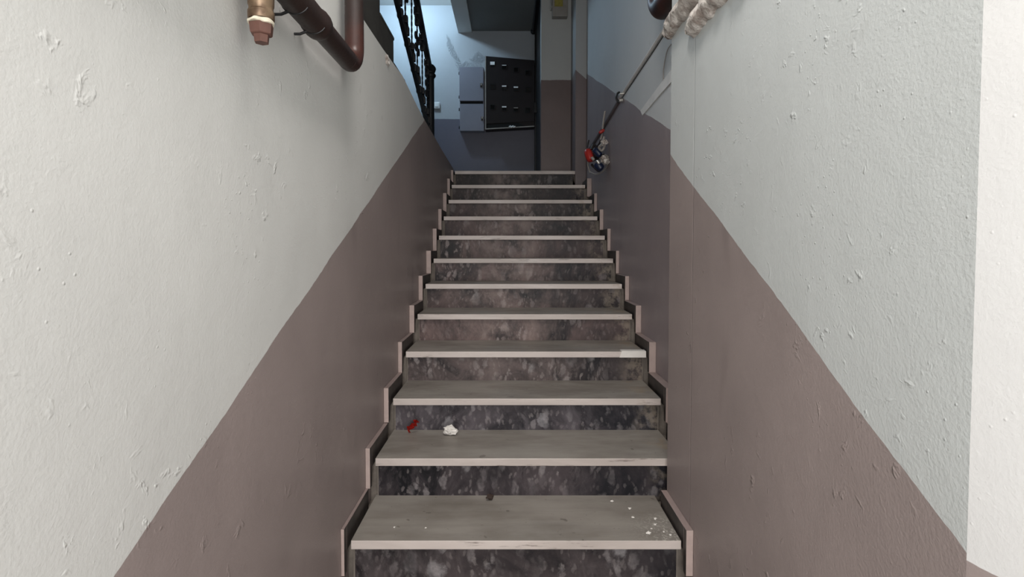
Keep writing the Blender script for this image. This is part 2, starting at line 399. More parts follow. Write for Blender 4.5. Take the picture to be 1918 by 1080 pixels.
# right wall, near part (projects) and the splay at the entrance
bm = bm_new(); add_box(bm, XP, XP+0.35, 0.659, 1.925, FLOOR-0.1, 2.1)
struct('wall_right', bm, M['near'], 'projecting near part of the right stair wall', 'wall')
bm = bm_new(); add_prism(bm, [(XP, 0.659), (XP+0.075, 0.36), (XP+0.10, -0.1), (XP+0.10, -1.2), (1.2, -1.2), (1.2, 0.659)], 'z', FLOOR-0.1, 2.1)
struct('wall_entrance', bm, M['splay'], 'bright splayed wall piece at the right edge', 'wall')
bm = bm_new(); add_box(bm, XR, XR+0.3, 1.925, 5.30, FLOOR-0.1, 3.02)
struct('wall_right_far', bm, M['far_right'], 'set back far part of the right stair wall', 'wall')
# jamb and pier at the top right
bm = bm_new(); add_box(bm, 0.592, XR, 4.87, 5.24, 0.56, 3.02, 0.004)
struct('trim_2', bm, M['jamb'], 'narrow jamb at the head of the right stair wall', 'trim')
bm = bm_new(); add_box(bm, 0.302, XR+0.3, 5.24, 5.36, 0.55, 3.02, 0.004)
struct('wall_pier', bm, M['pier'], 'short wall facing the stairs at the right end of the landing', 'wall')
# black door in the side wall of the landing
bm = bm_new(); add_box(bm, 0.345, 0.50, 5.36, YF, 0.55, 3.02)
struct('wall_landing_right', bm, M['door'], 'dark side wall of the landing', 'wall')
door = struct('door_1', bm_new(), M['door'], 'black metal door seen edge on beside the short wall', 'door')
ORG[door] = (0, 0, 0); door.location.z = E
bm = bm_new(); add_box(bm, 0.322, 0.345, 5.46, 6.60, 0.70, 2.66); part('door_leaf', bm, M['door'], door)
for a in ((5.37, 5.46, 0.70, 2.74), (6.60, 6.70, 0.70, 2.74), (5.46, 6.60, 2.66, 2.74)):
    bm = bm_new(); add_box(bm, 0.306, 0.345, a[0], a[1], a[2], a[3], 0.003); part('door_frame', bm, M['door'], door)
bm = bm_new(); add_box(bm, 0.29, 0.322, 6.42, 6.45, 1.62, 1.74, 0.004); part('door_handle', bm, M['black'], door)
# landing, far wall, ceilings
bm = bm_new(); add_box(bm, -2.3, 0.70, 4.93, YF+0.1, 0.52, 0.671)
struct('floor_landing', bm, M['floor'], 'upper landing floor slab', 'floor')
bm = bm_new(); add_box(bm, -2.3, 0.60, YF, YF+0.15, 0.5, 3.1)
struct('wall_back', bm, M['back'], 'far landing wall, pale above and slate blue below', 'wall')
bm = bm_new(); add_box(bm, -2.45, -2.3, 1.2, YF+0.15, FLOOR, 3.1)
struct('wall_left_far', bm, M['back'], 'far side wall behind the upper flight', 'wall')
bm = bm_new(); add_box(bm, -2.45, 1.0, 1.3, YF+0.15, 3.02, 3.15)
struct('ceiling', bm, M['plain'], 'ceiling over the landing', 'ceiling')
bm = bm_new(); add_box(bm, XL-0.2, 1.2, -1.2, 1.42, 2.08, 2.2)
struct('ceiling_lower', bm, M['plain'], 'ceiling over the lower hall', 'ceiling')
bm = bm_new(); add_box(bm, -2.45, 1.0, 1.2, 1.3, 2.08, 3.15)
struct('wall_front_upper', bm, M['plain'], 'upper wall above the lower hall', 'wall')
bm = bm_new(); add_box(bm, -0.645, -0.470, 4.6, YF, 2.682, 3.02, 0.006)
struct('trim_3', bm, M['plain'], 'pale ceiling beam running to the far wall', 'beam')
bm = bm_new(); add_box(bm, -0.470, 0.70, 4.6, YF, 2.705, 3.02)
struct('trim_4', bm, M['soffit_grey'], 'dark grey dropped soffit over the landing', 'soffit')
# entrance end, with its doorway
bm = bm_new()
add_box(bm, -0.75, -0.62, -1.32, -1.2, FLOOR, 2.2); add_box(bm, 0.66, 1.2, -1.32, -1.2, FLOOR, 2.2); add_box(bm, -0.62, 0.66, -1.32, -1.2, 1.45, 2.2)
struct('wall_front', bm, M['plain'], 'entrance wall behind the viewer', 'wall')

# ------------------------------------------------------------------ the lower staircase
#        z top, left x, right x of each tread, lowest visible first (k = 1..12); two more lie below the frame
ST = {-1: (-1.2235, -0.5, 0.545), 0: (-1.077, -0.5, 0.545),
      1: (-0.9305, -0.507, 0.5465), 2: (-0.7803, -0.5007, 0.645), 3: (-0.6378, -0.4975, 0.643), 4: (-0.4929, -0.4985, 0.647),
      5: (-0.3491, -0.4916, 0.6507), 6: (-0.2075, -0.494, 0.6565), 7: (-0.0645, -0.4878, 0.660), 8: (0.0889, -0.4915, 0.6578),
      9: (0.239, -0.4935, 0.6528), 10: (0.3882, -0.4905, 0.6568), 11: (0.5414, -0.4959, 0.6415), 12: (0.7008, -0.4979, 0.590)}
yk = lambda k: STEP_Y0 + G*(k-1)
TH, OV = 0.029, 0.022
stair = thing('staircase', 'straight flight of worn pale marble treads and dark mottled risers between two painted walls', 'staircase', (0, 1.08, FLOOR))
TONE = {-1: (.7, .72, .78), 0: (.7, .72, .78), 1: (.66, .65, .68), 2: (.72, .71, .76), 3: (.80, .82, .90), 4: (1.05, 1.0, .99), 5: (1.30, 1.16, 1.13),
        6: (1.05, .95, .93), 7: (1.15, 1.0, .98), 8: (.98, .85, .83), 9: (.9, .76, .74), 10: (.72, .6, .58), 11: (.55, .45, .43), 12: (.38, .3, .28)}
for k in range(-1, 13):
    z, xl, xr = ST[k]; y0 = yk(k); y1 = yk(k+1) + OV + 0.012 if k < 12 else 5.1
    rr = random.Random(k+50)
    if k == 2: xr_t = 0.640
    else: xr_t = xr
    bm = bm_new(); add_box(bm, xl, xr_t, y0, y1, z-TH, z, 0.0022)
    part('tread', bm, M['tread'], stair)
    zb = ST[k-1][0] if k > -1 else FLOOR
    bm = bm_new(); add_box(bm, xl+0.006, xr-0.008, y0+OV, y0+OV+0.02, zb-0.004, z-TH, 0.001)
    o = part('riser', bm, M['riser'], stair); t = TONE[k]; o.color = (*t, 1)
    # mortar joints at the ends of the riser
    for a, b in ((xl+0.001, xl+0.006), (xr-0.008, xr-0.003)):
        bm = bm_new(); add_box(bm, a, b, y0+OV+0.001, y0+OV+0.02, zb, z-TH); part('mortar_joint', bm, M['concrete'], stair)
bm = bm_new(); add_box(bm, -0.505, 0.588, 4.925, 5.02, 0.7012, 0.712, 0.003)
part('threshold_strip', bm, M['tread'], stair)
# a paler repair at the right end of the fourth nosing
bm = bm_new(); add_prism(bm, [(0.535, -0.490), (0.651, -0.490), (0.652, -0.521), (0.525, -0.521)], 'y', 2.537, 2.575)
part('nosing_repair', bm, M['paper'], stair, 'paler cement repair at the right end of a nosing')
# stepped skirting tiles on both sides: one lying along the tread, one standing in front of the riser
def skirt(k, side):
    z, xl, xr = ST[k]; y0 = yk(k)
    if side < 0: a, b = XL + 0.0005, xl - 0.012
    elif k <= 1: a, b = xr + 0.006, XP - 0.0005
    else: a, b = xr + 0.012, XR - 0.0005
    r = random.Random(k*7+side)
    dz = r.uniform(-0.003, 0.003); top = z + 0.050 + dz; f = y0 - 0.030
    zb = (ST[k-1][0] if k > -1 else FLOOR) + 0.050 if k > -1 else FLOOR
    yend = yk(k+1) - 0.030
    if side > 0 and k == 1: yend = 1.925
    if k == 12: yend = 5.06 if side < 0 else 4.868
    def tile(y_a, y_b, z_a, z_b):
        bm = bm_new(); add_box(bm, a, b, y_a, y_b, z_a, z_b, 0.0015)
        bm.normal_update()
        for fc in bm.faces:
            n = fc.normal
            if n.y < -0.8: fc.material_index = 1
            elif n.x*(-side) > 0.8: fc.material_index = 2
        part('skirting_tile', bm, [M['skirt_paint'], M['skirt_edge'], M['skirt_stone']], stair)
    if k == 12 and side > 0: return
    if k == 12: top = z + 0.004
    tile(f + 0.0275, yend, z - 0.03, top - 0.001)
    if not (side > 0 and k == 2):
        tile(f, f + 0.027, zb - 0.001, top)
    else:
        tile(max(f, 1.9255), max(f, 1.9255)+0.02, zb - 0.001, top)
for k in range(-1, 13):
    for s in (-1, 1): skirt(k, s)
# concrete body of the flight (hidden under the marble)
prof = [(yk(-1)+OV+0.02, FLOOR)]
for k in range(-1, 13):
    z = ST[k][0] - TH; prof += [(yk(k)+OV+0.02, z), (yk(k+1)+OV+0.02 if k < 12 else 4.875, z)]
prof = [p for i, p in enumerate(prof) if i == 0 or p != prof[i-1]][:-1]
prof += [(4.874, 0.5), (4.874, 0.35), (1.6, FLOOR-0.09), (yk(-1)+OV+0.02, FLOOR-0.09)]
bm = bm_new(); add_prism(bm, prof, 'x', XL+0.001, XP-0.002)
part('stair_core', bm, M['concrete'], stair)
bm = bm_new()
for k in range(2, 12):
    z, xl, xr = ST[k]
    add_box(bm, XP-0.001, XR-0.001, max(yk(k)+OV+0.02, 1.93), yk(k+1)+OV+0.02, z-0.22, z-TH-0.0005)
part('stair_core', bm, M['concrete'], stair)

# ------------------------------------------------------------------ the upper flight, rising towards the viewer behind the left wall
up = thing('staircase', 'upper flight with a dark stepped side, rising behind the crest of the left wall', 'staircase', (-1.5, 4.6, 0.672))
SX = -0.76
edges = [(5.03, 0.70), (4.66, 0.865), (4.28, 1.045), (3.90, 1.215), (3.535, 1.378), (3.17, 1.53), (2.80, 1.69), (2.43, 1.85), (2.06, 2.01), (1.70, 2.17)]
pts = [(4.66, 0.672)]
for i in range(1, len(edges)):
    y, z = edges[i]; yn = edges[i+1][0] if i+1 < len(edges) else 1.35
    pts += [(y, z-0.02), (yn, z-0.02)]
pts += [(1.35, 1.2), (2.2, 0.4), (4.66, 0.4)]
bm = bm_new(); add_prism(bm, pts, 'x', -2.29, SX)
part('stair_side', bm, M['string'], up)
for i in range(1, len(edges)):
    y, z = edges[i]; yn = edges[i+1][0] if i+1 < len(edges) else 1.35
    bm = bm_new(); add_box(bm, -2.28, SX+0.004, yn-0.002, y+0.012, z-0.02, z, 0.005); part('tread', bm, M['string'], up)

# ------------------------------------------------------------------ wrought iron railing of the upper flight
rail = thing('stair_railing', 'black wrought iron railing with scrollwork along the upper flight', 'railing', (SX, 5.08, 0.672))
RX = SX + 0.012
zb = lambda y: 1.185 - 0.398*(y - 4.70)       # underside rail
zt = lambda y: 1.668 - 0.455*(y - 5.06)       # handrail
bm = bm_new()
def bar(bm, ya, yb, zf, hh, wx):
    v = [(RX-wx, ya, zf(ya)-hh), (RX+wx, ya, zf(ya)-hh), (RX+wx, ya, zf(ya)+hh), (RX-wx, ya, zf(ya)+hh)]
    u = [(RX-wx, yb, zf(yb)-hh), (RX+wx, yb, zf(yb)-hh), (RX+wx, yb, zf(yb)+hh), (RX-wx, yb, zf(yb)+hh)]
    A = [bm.verts.new(p) for p in v]; B = [bm.verts.new(p) for p in u]
    bm.faces.new(A); bm.faces.new(B[::-1])
    for i in range(4): bm.faces.new((A[i], B[i], B[(i+1) % 4], A[(i+1) % 4]))
bar(bm, 5.05, 1.75, zt, 0.024, 0.022); part('handrail', bm, M['iron'], rail)
bm = bm_new(); bar(bm, 5.05, 1.75, zb, 0.020, 0.014); part('bottom_rail', bm, M['iron'], rail)
bm = bm_new(); add_tube(bm, [(RX, 5.08, 0.672), (RX, 5.08, 1.62)], 0.036, 16)
part('newel_post', bm, M['iron'], rail)
bm = bm_new(); add_tube(bm, [(RX, 5.08, z) for z in (1.60, 1.615, 1.63, 1.645, 1.66, 1.68, 1.70, 1.72, 1.735)],
                        [0.040, 0.052, 0.052, 0.040, 0.047, 0.054, 0.050, 0.034, 0.008], 18)
part('newel_cap', bm, M['iron'], rail)
def collar(bm, y, z, s=1.0):
    add_box(bm, RX-0.014*s, RX+0.014*s, y-0.014*s, y+0.014*s, z-0.020*s, z+0.020*s, 0.005*s)
def c_scroll(bm, y, z, flip, wy, hz):
    """C-shaped scroll: back against the baluster, both ends curling away from it along the flight"""
    p = []
    for i in range(33):
        a = math.radians(-90 - 130 + 0) ; t = i/32*2-1            # -1 lower end .. 1 upper end
        u = abs(t)
        if u < 0.55: yy, zz = 0.0, t/0.55*hz*0.55
        else:
            q = (u-0.55)/0.45*math.pi*1.45; r = 1-0.35*(u-0.55)/0.45
            yy = wy*0.5*(1-math.cos(q)*r) ; zz = math.copysign(hz*0.55 + hz*0.45*math.sin(q)*r, t)
        p.append((RX, y + flip*yy, z + zz))
    add_tube(bm, p, 0.0075, 8)
BY = [4.88, 4.615, 4.37, 4.13, 3.88, 3.63, 3.38, 3.13, 2.88, 2.63, 2.38, 2.13, 1.88]
for i, y in enumerate(BY):
    a, b = zb(y), zt(y)
    bm = bm_new(); n = 44
    # twisted square bar
    for j in range(n):
        t0 = a + (b-a)*j/n; t1 = a + (b-a)*(j+1)/n; ang0 = j*0.5; ang1 = (j+1)*0.5; r = 0.007
        A = [bm.verts.new((RX + r*math.cos(ang0+q*math.pi/2), y + r*math.sin(ang0+q*math.pi/2), t0)) for q in range(4)]
        B = [bm.verts.new((RX + r*math.cos(ang1+q*math.pi/2), y + r*math.sin(ang1+q*math.pi/2), t1)) for q in range(4)]
        for q in range(4): bm.faces.new((A[q], A[(q+1) % 4], B[(q+1) % 4], B[q]))
    bal = part('baluster', bm, M['iron'], rail)
    for (dy, zz, s) in ((0, a+0.125, 1.15), (0.03, a+0.055, 1.35), (0.07, a-0.01, 1.3), (0, b-0.16, 1.15), (-0.03, b-0.085, 1.3)):
        bm = bm_new(); collar(bm, y + dy, zz, s*1.15); part('collar', bm, M['iron'], bal)
    mid = (a+b)/2
    if i % 2 == 0:
        for fl in (-1, 1):
            bm = bm_new(); c_scroll(bm, y + fl*0.016, mid, fl, 0.085, 0.075); part('scroll', bm, M['iron'], bal)
    for (zz, fl) in ((a+0.085, 1), (b-0.115, -1)):
        bm = bm_new(); c_scroll(bm, y + fl*0.014, zz, fl, 0.075, 0.045); part('scroll', bm, M['iron'], bal)

# ------------------------------------------------------------------ far wall: cabinets, switch, pipe under the soffit
cab = thing('meter_cabinet', 'narrow grey two-door cabinet on the far landing wall', 'cabinet', (-0.48, YF, 1.44))
bm = bm_new(); add_box(bm, -0.617, -0.318, YF-0.10, YF-0.0005, 1.448, 2.215, 0.003); part('body', bm, M['cab'], cab)
d1 = part('door', (lambda b: (add_box(b, -0.620, -0.325, YF-0.122, YF-0.104, 1.812, 2.222, 0.003), b)[1])(bm_new()), M['cab'], cab)
d2 = part('door', (lambda b: (add_box(b, -0.614, -0.318, YF-0.122, YF-0.104, 1.446, 1.775, 0.003), b)[1])(bm_new()), M['cab'], cab)
for d, x, z in ((d1, -0.352, 2.00), (d2, -0.342, 1.595)):
    bm = bm_new(); add_box(bm, x-0.012, x+0.012, YF-0.134, YF-0.1215, z-0.025, z+0.025, 0.003); part('latch', bm, M['black'], d)
    bm = bm_new(); add_box(bm, x-0.004, x+0.008, YF-0.142, YF-0.134, z-0.004, z+0.022, 0.002); part('latch_key', bm, M['steel'], d)
for d, zs in ((d1, (1.86, 2.15)), (d2, (1.49, 1.71))):
    for z in zs:
        bm = bm_new(); add_tube(bm, [(-0.624, YF-0.112, z-0.018), (-0.624, YF-0.112, z+0.018)], 0.006, 8); part('hinge', bm, M['black'], d)
bm = bm_new(); add_box(bm, -0.612, -0.330, YF-0.107, YF-0.1005, 1.777, 1.810); part('door_gap', bm, M['hole'], cab)

pan = thing('electricity_meter_cabinet', 'large dark brown metal cabinet with twelve little meter windows', 'cabinet', (0.0, YF, 1.43))
# slightly racked box: the right end is a little lower at the top and higher at the bottom
PL, PR = -0.300, 0.300
ztop = lambda x: 2.345 - 0.085*(x-PL); zbot = lambda x: 1.455 + 0.055*(x-PL)
YD = YF - 0.16
bm = bm_new()
add_prism(bm, [(PL, zbot(PL)), (PR, zbot(PR)), (PR, ztop(PR)), (PL, ztop(PL))], 'y', YF-0.0005, YD+0.012)
part('body', bm, M['cab_dark'], pan)
bm = bm_new(); add_prism(bm, [(PL+0.010, zbot(PL)+0.07), (PR, zbot(PR)+0.07), (PR, ztop(PR)-0.004), (PL+0.010, ztop(PL)-0.004)], 'y', YD+0.0115, YD)
pd = part('door', bm, M['cab_dark'], pan)
bm = bm_new(); add_prism(bm, [(PL-0.002, zbot(PL)), (PL+0.009, zbot(PL)), (PL+0.009, ztop(PL)), (PL-0.002, ztop(PL))], 'y', YD+0.012, YD-0.004)
part('frame_edge', bm, M['cab_edge'], pan, 'pale left edge of the cabinet frame')
bm = bm_new(); add_prism(bm, [(PL+0.009, zbot(PL)), (PR, zbot(PR)), (PR, zbot(PR)+0.012), (PL+0.009, zbot(PL)+0.012)], 'y', YD+0.012, YD-0.004)
part('frame_edge', bm, M['cab_edge'], pan, 'pale lower edge of the cabinet frame')
bm = bm_new(); add_prism(bm, [(PL+0.012, zbot(PL)+0.013), (PR-0.12, zbot(PR)+0.013), (PR-0.2, zbot(PR)+0.05), (PL+0.012, zbot(PL)+0.068)], 'y', YD+0.0115, YD+0.006)
part('open_slot', bm, M['hole'], pan, 'dark open slot along the foot of the cabinet')
cards = {(0, 0): 'full', (0, 1): 'thin', (1, 1): 'bar', (1, 2): 'bar', (2, 1): 'bar', (2, 2): 'dim'}
for r in range(3):
    for c in range(4):
        x = -0.212 + c*0.143; z = (2.245, 1.975, 1.725)[r] - 0.035*c*(1 if r == 0 else 0.35)
        bm = bm_new(); s = 0.030
        for q in ((x-s, x+s, z+s-0.006, z+s), (x-s, x+s, z-s, z-s+0.006), (x-s, x-s+0.006, z-s+0.006, z+s-0.006), (x+s-0.006, x+s, z-s+0.006, z+s-0.006)):
            add_box(bm, q[0], q[1], YD-0.007, YD+0.0005, q[2], q[3])
        wn = part('meter_window', bm, M['hole'], pd)
        bm = bm_new(); add_box(bm, x-s+0.006, x+s-0.006, YD-0.003, YD, z-s+0.006, z+s-0.006); part('pane', bm, M['glass_dark'], wn)
        if (r, c) in cards:
            kd = cards[(r, c)]
            h0, h1 = {'full': (-0.012, 0.026), 'thin': (0.014, 0.022), 'bar': (0.006, 0.022), 'dim': (0.010, 0.020)}[kd]
            bm = bm_new(); add_box(bm, x-0.027, x+0.027, YD-0.0095, YD-0.0032, z+h0, z+h1, 0.001)
            part('meter_card', bm, M['card'] if kd != 'dim' else M['cab_edge'], wn, 'white card showing in the window' if kd != 'dim' else None)
bm = bm_new()
for i in range(7): add_blob(bm, (-0.005+0.011*i, YD-0.002, 1.488+0.006*math.sin(i*2.1)), 0.011, 1, 0.5, 30, (1, 0.7, 1))
solo('paper_scrap', bm, M['card'], (0.03, YD-0.002, 1.478), 'crumpled white scrap stuck in the slot of the dark cabinet', 'paper')

sw = thing('light_switch', 'small white switch on the pale landing wall beside the newel post', 'switch', (-0.912, YF, 1.745))
bm = bm_new(); add_box(bm, -0.950, -0.876, YF-0.028, YF-0.0005, 1.745, 1.825, 0.005); part('cover_plate', bm, M['switch'], sw)
bm = bm_new(); add_box(bm, -0.936, -0.890, YF-0.034, YF-0.028, 1.762, 1.812, 0.003); part('rocker', bm, M['switch'], sw)

pp = thing('ceiling_pipe', 'thin black pipe with a ball end under the dark soffit', 'pipe', (0.30, 6.66, 2.66))
bm = bm_new(); add_tube(bm, [(0.288, 6.66, 2.672), (0.288, 4.70, 2.672)], 0.019, 12); part('tube', bm, M['iron'], pp)
bm = bm_new(); bmesh.ops.create_uvsphere(bm, u_segments=14, v_segments=10, radius=0.034, matrix=Matrix.Translation((0.288, 6.67, 2.668))); part('ball_end', bm, M['iron'], pp)

bx = thing('fuse_box', 'small grey box with a yellow sticker high on the short wall', 'box', (0.47, 5.24, 2.21))
bm = bm_new(); add_box(bm, 0.405, 0.552, 5.165, 5.2395, 2.21, 2.52, 0.006); part('body', bm, M['box'], bx)
bm = bm_new(); add_box(bm, 0.425, 0.505, 5.1635, 5.1652, 2.30, 2.385); part('sticker', bm, M['sticker'], bx, 'faded yellow sticker')
bm = bm_new()
add_tube(bm, [(0.392, 5.17, 2.275), (0.392, 5.17, 2.36)], 0.006, 10); add_tube(bm, [(0.392, 5.17, 2.385), (0.392, 5.17, 2.47)], 0.006, 10)
add_box(bm, 0.388, 0.406, 5.172, 5.2395, 2.29, 2.31); add_box(bm, 0.388, 0.406, 5.172, 5.2395, 2.40, 2.42)
part('hinge_rod', bm, M['steel'], bx, 'bright metal hinge rod')

# ------------------------------------------------------------------ left wall: gas pipe and valve
gp = thing('gas_pipe', 'dark brown gas pipe running along the left wall and turning up', 'pipe', (-0.485, 1.35, 0.56))
px, pz = -0.482, 0.560
bm = bm_new(); add_tube(bm, [(px, 0.45, pz), (px, 1.62, pz)], 0.0285, 20); part('pipe_run', bm, M['gas'], gp)
bm = bm_new(); add_tube(bm, [(px, 0.45, pz), (px, 1.335, pz), (px, 1.345, pz), (px, 1.36, pz), (px, 1.372, pz), (px, 1.38, pz)], [0.033, 0.033, 0.037, 0.037, 0.035, 0.030], 20); part('pipe_sleeve', bm, M['gas'], gp)
arc = [(px, 1.60, pz)] + [(px, 1.617 + 0.062*math.sin(a), pz + 0.062 - 0.062*math.cos(a)) for a in [math.pi/2*i/8 for i in range(9)]] + [(px, 1.679, pz+0.16)]
bm = bm_new(); add_tube(bm, arc, [0.0288]*len(arc), 20); part('elbow', bm, M['gas'], gp, 'rust-red elbow')
bm = bm_new(); add_tube(bm, [(px, 1.679, pz+0.155), (px, 1.679, 1.45)], 0.0285, 20); part('pipe_riser', bm, M['gas'], gp)
for y in (1.22, 1.33):
    bm = bm_new(); add_tube(bm, [(XL+0.001, y, pz-0.034), (-0.515, y, pz-0.034), (-0.497, y, pz-0.027)], 0.0035, 8)
    add_tube(bm, [(px+0.0335*math.cos(a), y, pz+0.0335*math.sin(a)) for a in [math.radians(200+i*14) for i in range(10)]], 0.002, 8)
    part('pipe_hook', bm, M['iron'], gp)

vx, vy = -0.487, 1.062
va = thing('gas_valve', 'brass gas valve with a yellow lever on the left wall', 'valve', (vx, vy, 0.41))
def lathe(bm, prof, seg=20, c=(vx, vy)):
    add_tube(bm, [(c[0], c[1], z) for z, r in prof], [r for z, r in prof], seg)
bm = bm_new(); lathe(bm, [(0.446, 0.0235), (0.448, 0.0245), (0.462, 0.0245), (0.464, 0.0225), (0.472, 0.0225), (0.474, 0.0240), (0.492, 0.0245), (0.495, 0.0205), (0.503, 0.0200), (0.512, 0.0265), (0.522, 0.0290), (0.5265, 0.0250)])
part('valve_body', bm, M['brass'], va)
bm = bm_new(); lathe(bm, [(0.4375, 0.0215), (0.4385, 0.0243), (0.441, 0.0252), (0.4435, 0.0250), (0.4455, 0.0225)], 40); roughen(bm, 0.0035, 70)
part('thread_tape', bm, M['tape'], va, 'ring of white thread tape')
bm = bm_new(); lathe(bm, [(0.402, 0.0120), (0.4025, 0.0135), (0.4170, 0.0150), (0.4175, 0.019), (0.420, 0.0215), (0.4375, 0.0235), (0.439, 0.020)], 6)
part('plug', bm, M['plug'], va, 'red-brown hexagonal plug')
bm = bm_new(); add_tube(bm, [(vx, vy-0.010, 0.508), (vx, vy-0.034, 0.508)], [0.013, 0.011], 12); part('stem', bm, M['brass'], va)
bm = bm_new(); add_prism(bm, [(vx-0.034, 0.524), (vx+0.012, 0.524), (vx+0.014, 0.482), (vx+0.004, 0.486), (vx-0.012, 0.498), (vx-0.026, 0.508)], 'y', vy-0.034, vy-0.030)
part('lever', bm, M['yellow'], va, 'yellow lever')
bm = bm_new(); add_tube(bm, smooth_path([(vx+0.012, vy-0.020, 0.522), (vx+0.020, vy-0.026, 0.496), (vx+0.034, vy-0.024, 0.482), (vx+0.050, vy-0.02, 0.486), (vx+0.050, vy-0.02, 0.500), (vx+0.040, vy-0.02, 0.498)], 6), 0.0055, 8)
part('sealing_wire', bm, M['brass'], va)
bm = bm_new(); add_blob(bm, (XL+0.004, vy-0.03, 0.545), 0.03, 3, 0.7, 25, (0.28, 0.8, 1.6)); part('plaster_patch', bm, M['plaster'], va)

# ------------------------------------------------------------------ right wall: pipe, plaster lumps, conduits, tangle of cables
rp = thing('water_pipe', 'dark brown pipe elbow coming out past the edge of the right wall', 'pipe', (0.63, 1.95, 0.95))
qx, qz = 0.628, 0.985
arc = [(qx+0.004, 1.95, qz), (qx, 2.17, qz)] + [(qx, 2.19 + 0.085*math.sin(a), qz + 0.085 - 0.085*math.cos(a)) for a in [math.pi/2*i/10 for i in range(1, 11)]] + [(qx, 2.275, qz+0.16)]
bm = bm_new(); add_tube(bm, arc, 0.052, 24); part('elbow', bm, M['pipe'], rp)
bm = bm_new(); add_tube(bm, [(qx, 2.275, qz+0.15), (qx, 2.275, 1.9)], 0.046, 20); part('pipe_riser', bm, M['pipe'], rp)
bm = bm_new(); add_blob(bm, (qx-0.03, 2.17, qz+0.075), 0.02, 2, 0.8, 30, (0.8, 1.4, 1.2)); part('plaster_splash', bm, M['plaster'], rp)
def lump_tube(name, pts, rs, label):
    p = smooth_path(pts, 8); R = []
    for i in range(len(p)):
        t = i/(len(p)-1)*(len(rs)-1); a = int(min(t, len(rs)-2)); R.append(rs[a] + (rs[a+1]-rs[a])*(t-a))
    bm = bm_new(); add_tube(bm, p, R, 20); 
    bmesh.ops.subdivide_edges(bm, edges=bm.edges, cuts=1)
    for v in bm.verts:
        v.co += noise.noise_vector(v.co*20)*0.010 + noise.noise_vector(v.co*55)*0.006
    return solo(name, bm, M['plaster'], pts[0], label, 'plaster')
lump_tube('plaster_lump', [(0.574, 1.945, 0.768), (0.574, 1.932, 0.773), (0.577, 1.82, 0.783), (0.581, 1.60, 0.786), (0.585, 1.25, 0.79)], [0.012, 0.029, 0.036, 0.042, 0.044],
          'thinner plaster-smeared pipe stub at the very edge of the right wall')
lump_tube('plaster_lump', [(0.573, 1.705, 0.680), (0.574, 1.692, 0.685), (0.581, 1.58, 0.697), (0.585, 1.45, 0.70), (0.588, 1.20, 0.70)], [0.012, 0.031, 0.039, 0.046, 0.048],
          'wider plaster-smeared pipe stub high on the near right wall')

co1 = thing('cable_conduit', 'thin white cable conduit running along the recessed right wall', 'conduit', (XR, 2.6, 0.94))
bm = bm_new(); add_tube(bm, [(XR-0.0075, 2.30, 0.975), (XR-0.0075, 2.6, 0.962), (XR-0.0075, 3.33, 0.938)], 0.0085, 12); part('tube', bm, M['conduit'], co1)
bm = bm_new(); add_tube(bm, [(XR-0.001, 2.30, 0.960), (XR-0.001, 2.6, 0.948), (XR-0.001, 3.33, 0.924)], 0.0022, 8); part('cable', bm, M['wire_dark'], co1)  # thin dark line under the conduit, drawn in place of its shadow
bm = bm_new()
add_tube(bm, [(XR-0.012 - 0.021*math.sin(a), 3.34, 0.935 + 0.030*math.cos(a)) for a in [math.pi*i/10 for i in range(11)]], 0.007, 8); part('clip', bm, M['black'], co1)
bm = bm_new(); add_tube(bm, [(XR-0.004, 3.29, 0.905), (XR-0.026, 3.29, 0.900)], 0.010, 10); add_tube(bm, [(XR-0.004, 3.24, 0.93), (XR-0.03, 3.25, 0.93)], 0.005, 10); part('screw', bm, M['steel'], co1)
bm = bm_new(); add_tube(bm, [(XR-0.006, 3.36, 0.930), (XR-0.006, 4.05, 0.880), (XR-0.006, 4.75, 0.845)], 0.012, 12); part('painted_tube', bm, M['conduit_mauve'], co1, 'conduit painted over in mauve')
# flush plastered channel
bm = bm_new(); add_prism(bm, [(2.0, 0.715), (2.45, 0.705), (2.80, 0.690), (2.84, 0.725), (2.45, 0.752), (2.2, 0.766), (2.0, 0.770)], 'x', XR-0.005, XR+0.002)
tag(mesh_obj('trim_5', bm, M['conduit'], (XR, 2.4, 0.73)), 'pale plastered cable channel on the recessed right wall', 'trim', None, 'structure')
bm = bm_new(); add_tube(bm, smooth_path([(XR-0.003, 2.30, 0.87), (XR-0.006, 2.36, 0.86), (XR-0.006, 2.41, 0.80), (XR-0.004, 2.42, 0.75)], 6), 0.0022, 6)
solo('loose_wire', bm, M['wire_pale'], (XR, 2.42, 0.75), 'thin curved wire lying on the recessed right wall by its near edge', 'wire')

tg = thing('cable_tangle', 'tangle of cut cables with red and blue caps hanging on the right wall', 'cables', (0.67, 4.0, 0.6))
def pt(pxx, pyy, Y):    # a point of the tangle from its bearing at its real distance
    u, v = (pxx-955)/1000, (pyy-500)/1000
    k = Y/(0.99939 - v*0.0349); return (min(u*k, XR-0.006), Y, (-0.0349 - v*0.99939)*k)
def cable(pts, r, m, name='cable', label=None):
    bm = bm_new(); add_tube(bm, smooth_path([pt(*p) for p in pts], 6), r, 8); part(name, bm, M[m], tg, label)
cable([(1133, 208, 3.82), (1131, 222, 3.82), (1129, 238, 3.8), (1128, 250, 3.8), (1125, 262, 3.8)], 0.007, 'wire_pale', label='pale cable end')
cable([(1128, 248, 3.8), (1126, 262, 3.82), (1121, 272, 3.85), (1112, 282, 3.9), (1108, 292, 3.9)], 0.009, 'wire_dark')
cable([(1132, 256, 3.78), (1127, 270, 3.78), (1122, 276, 3.80), (1127, 282, 3.78), (1132, 276, 3.78)], 0.009, 'wire_pale')
cable([(1104, 302, 4.0), (1101, 308, 4.0), (1103, 316, 4.0), (1105, 323, 4.0)], 0.006, 'wire_pale')
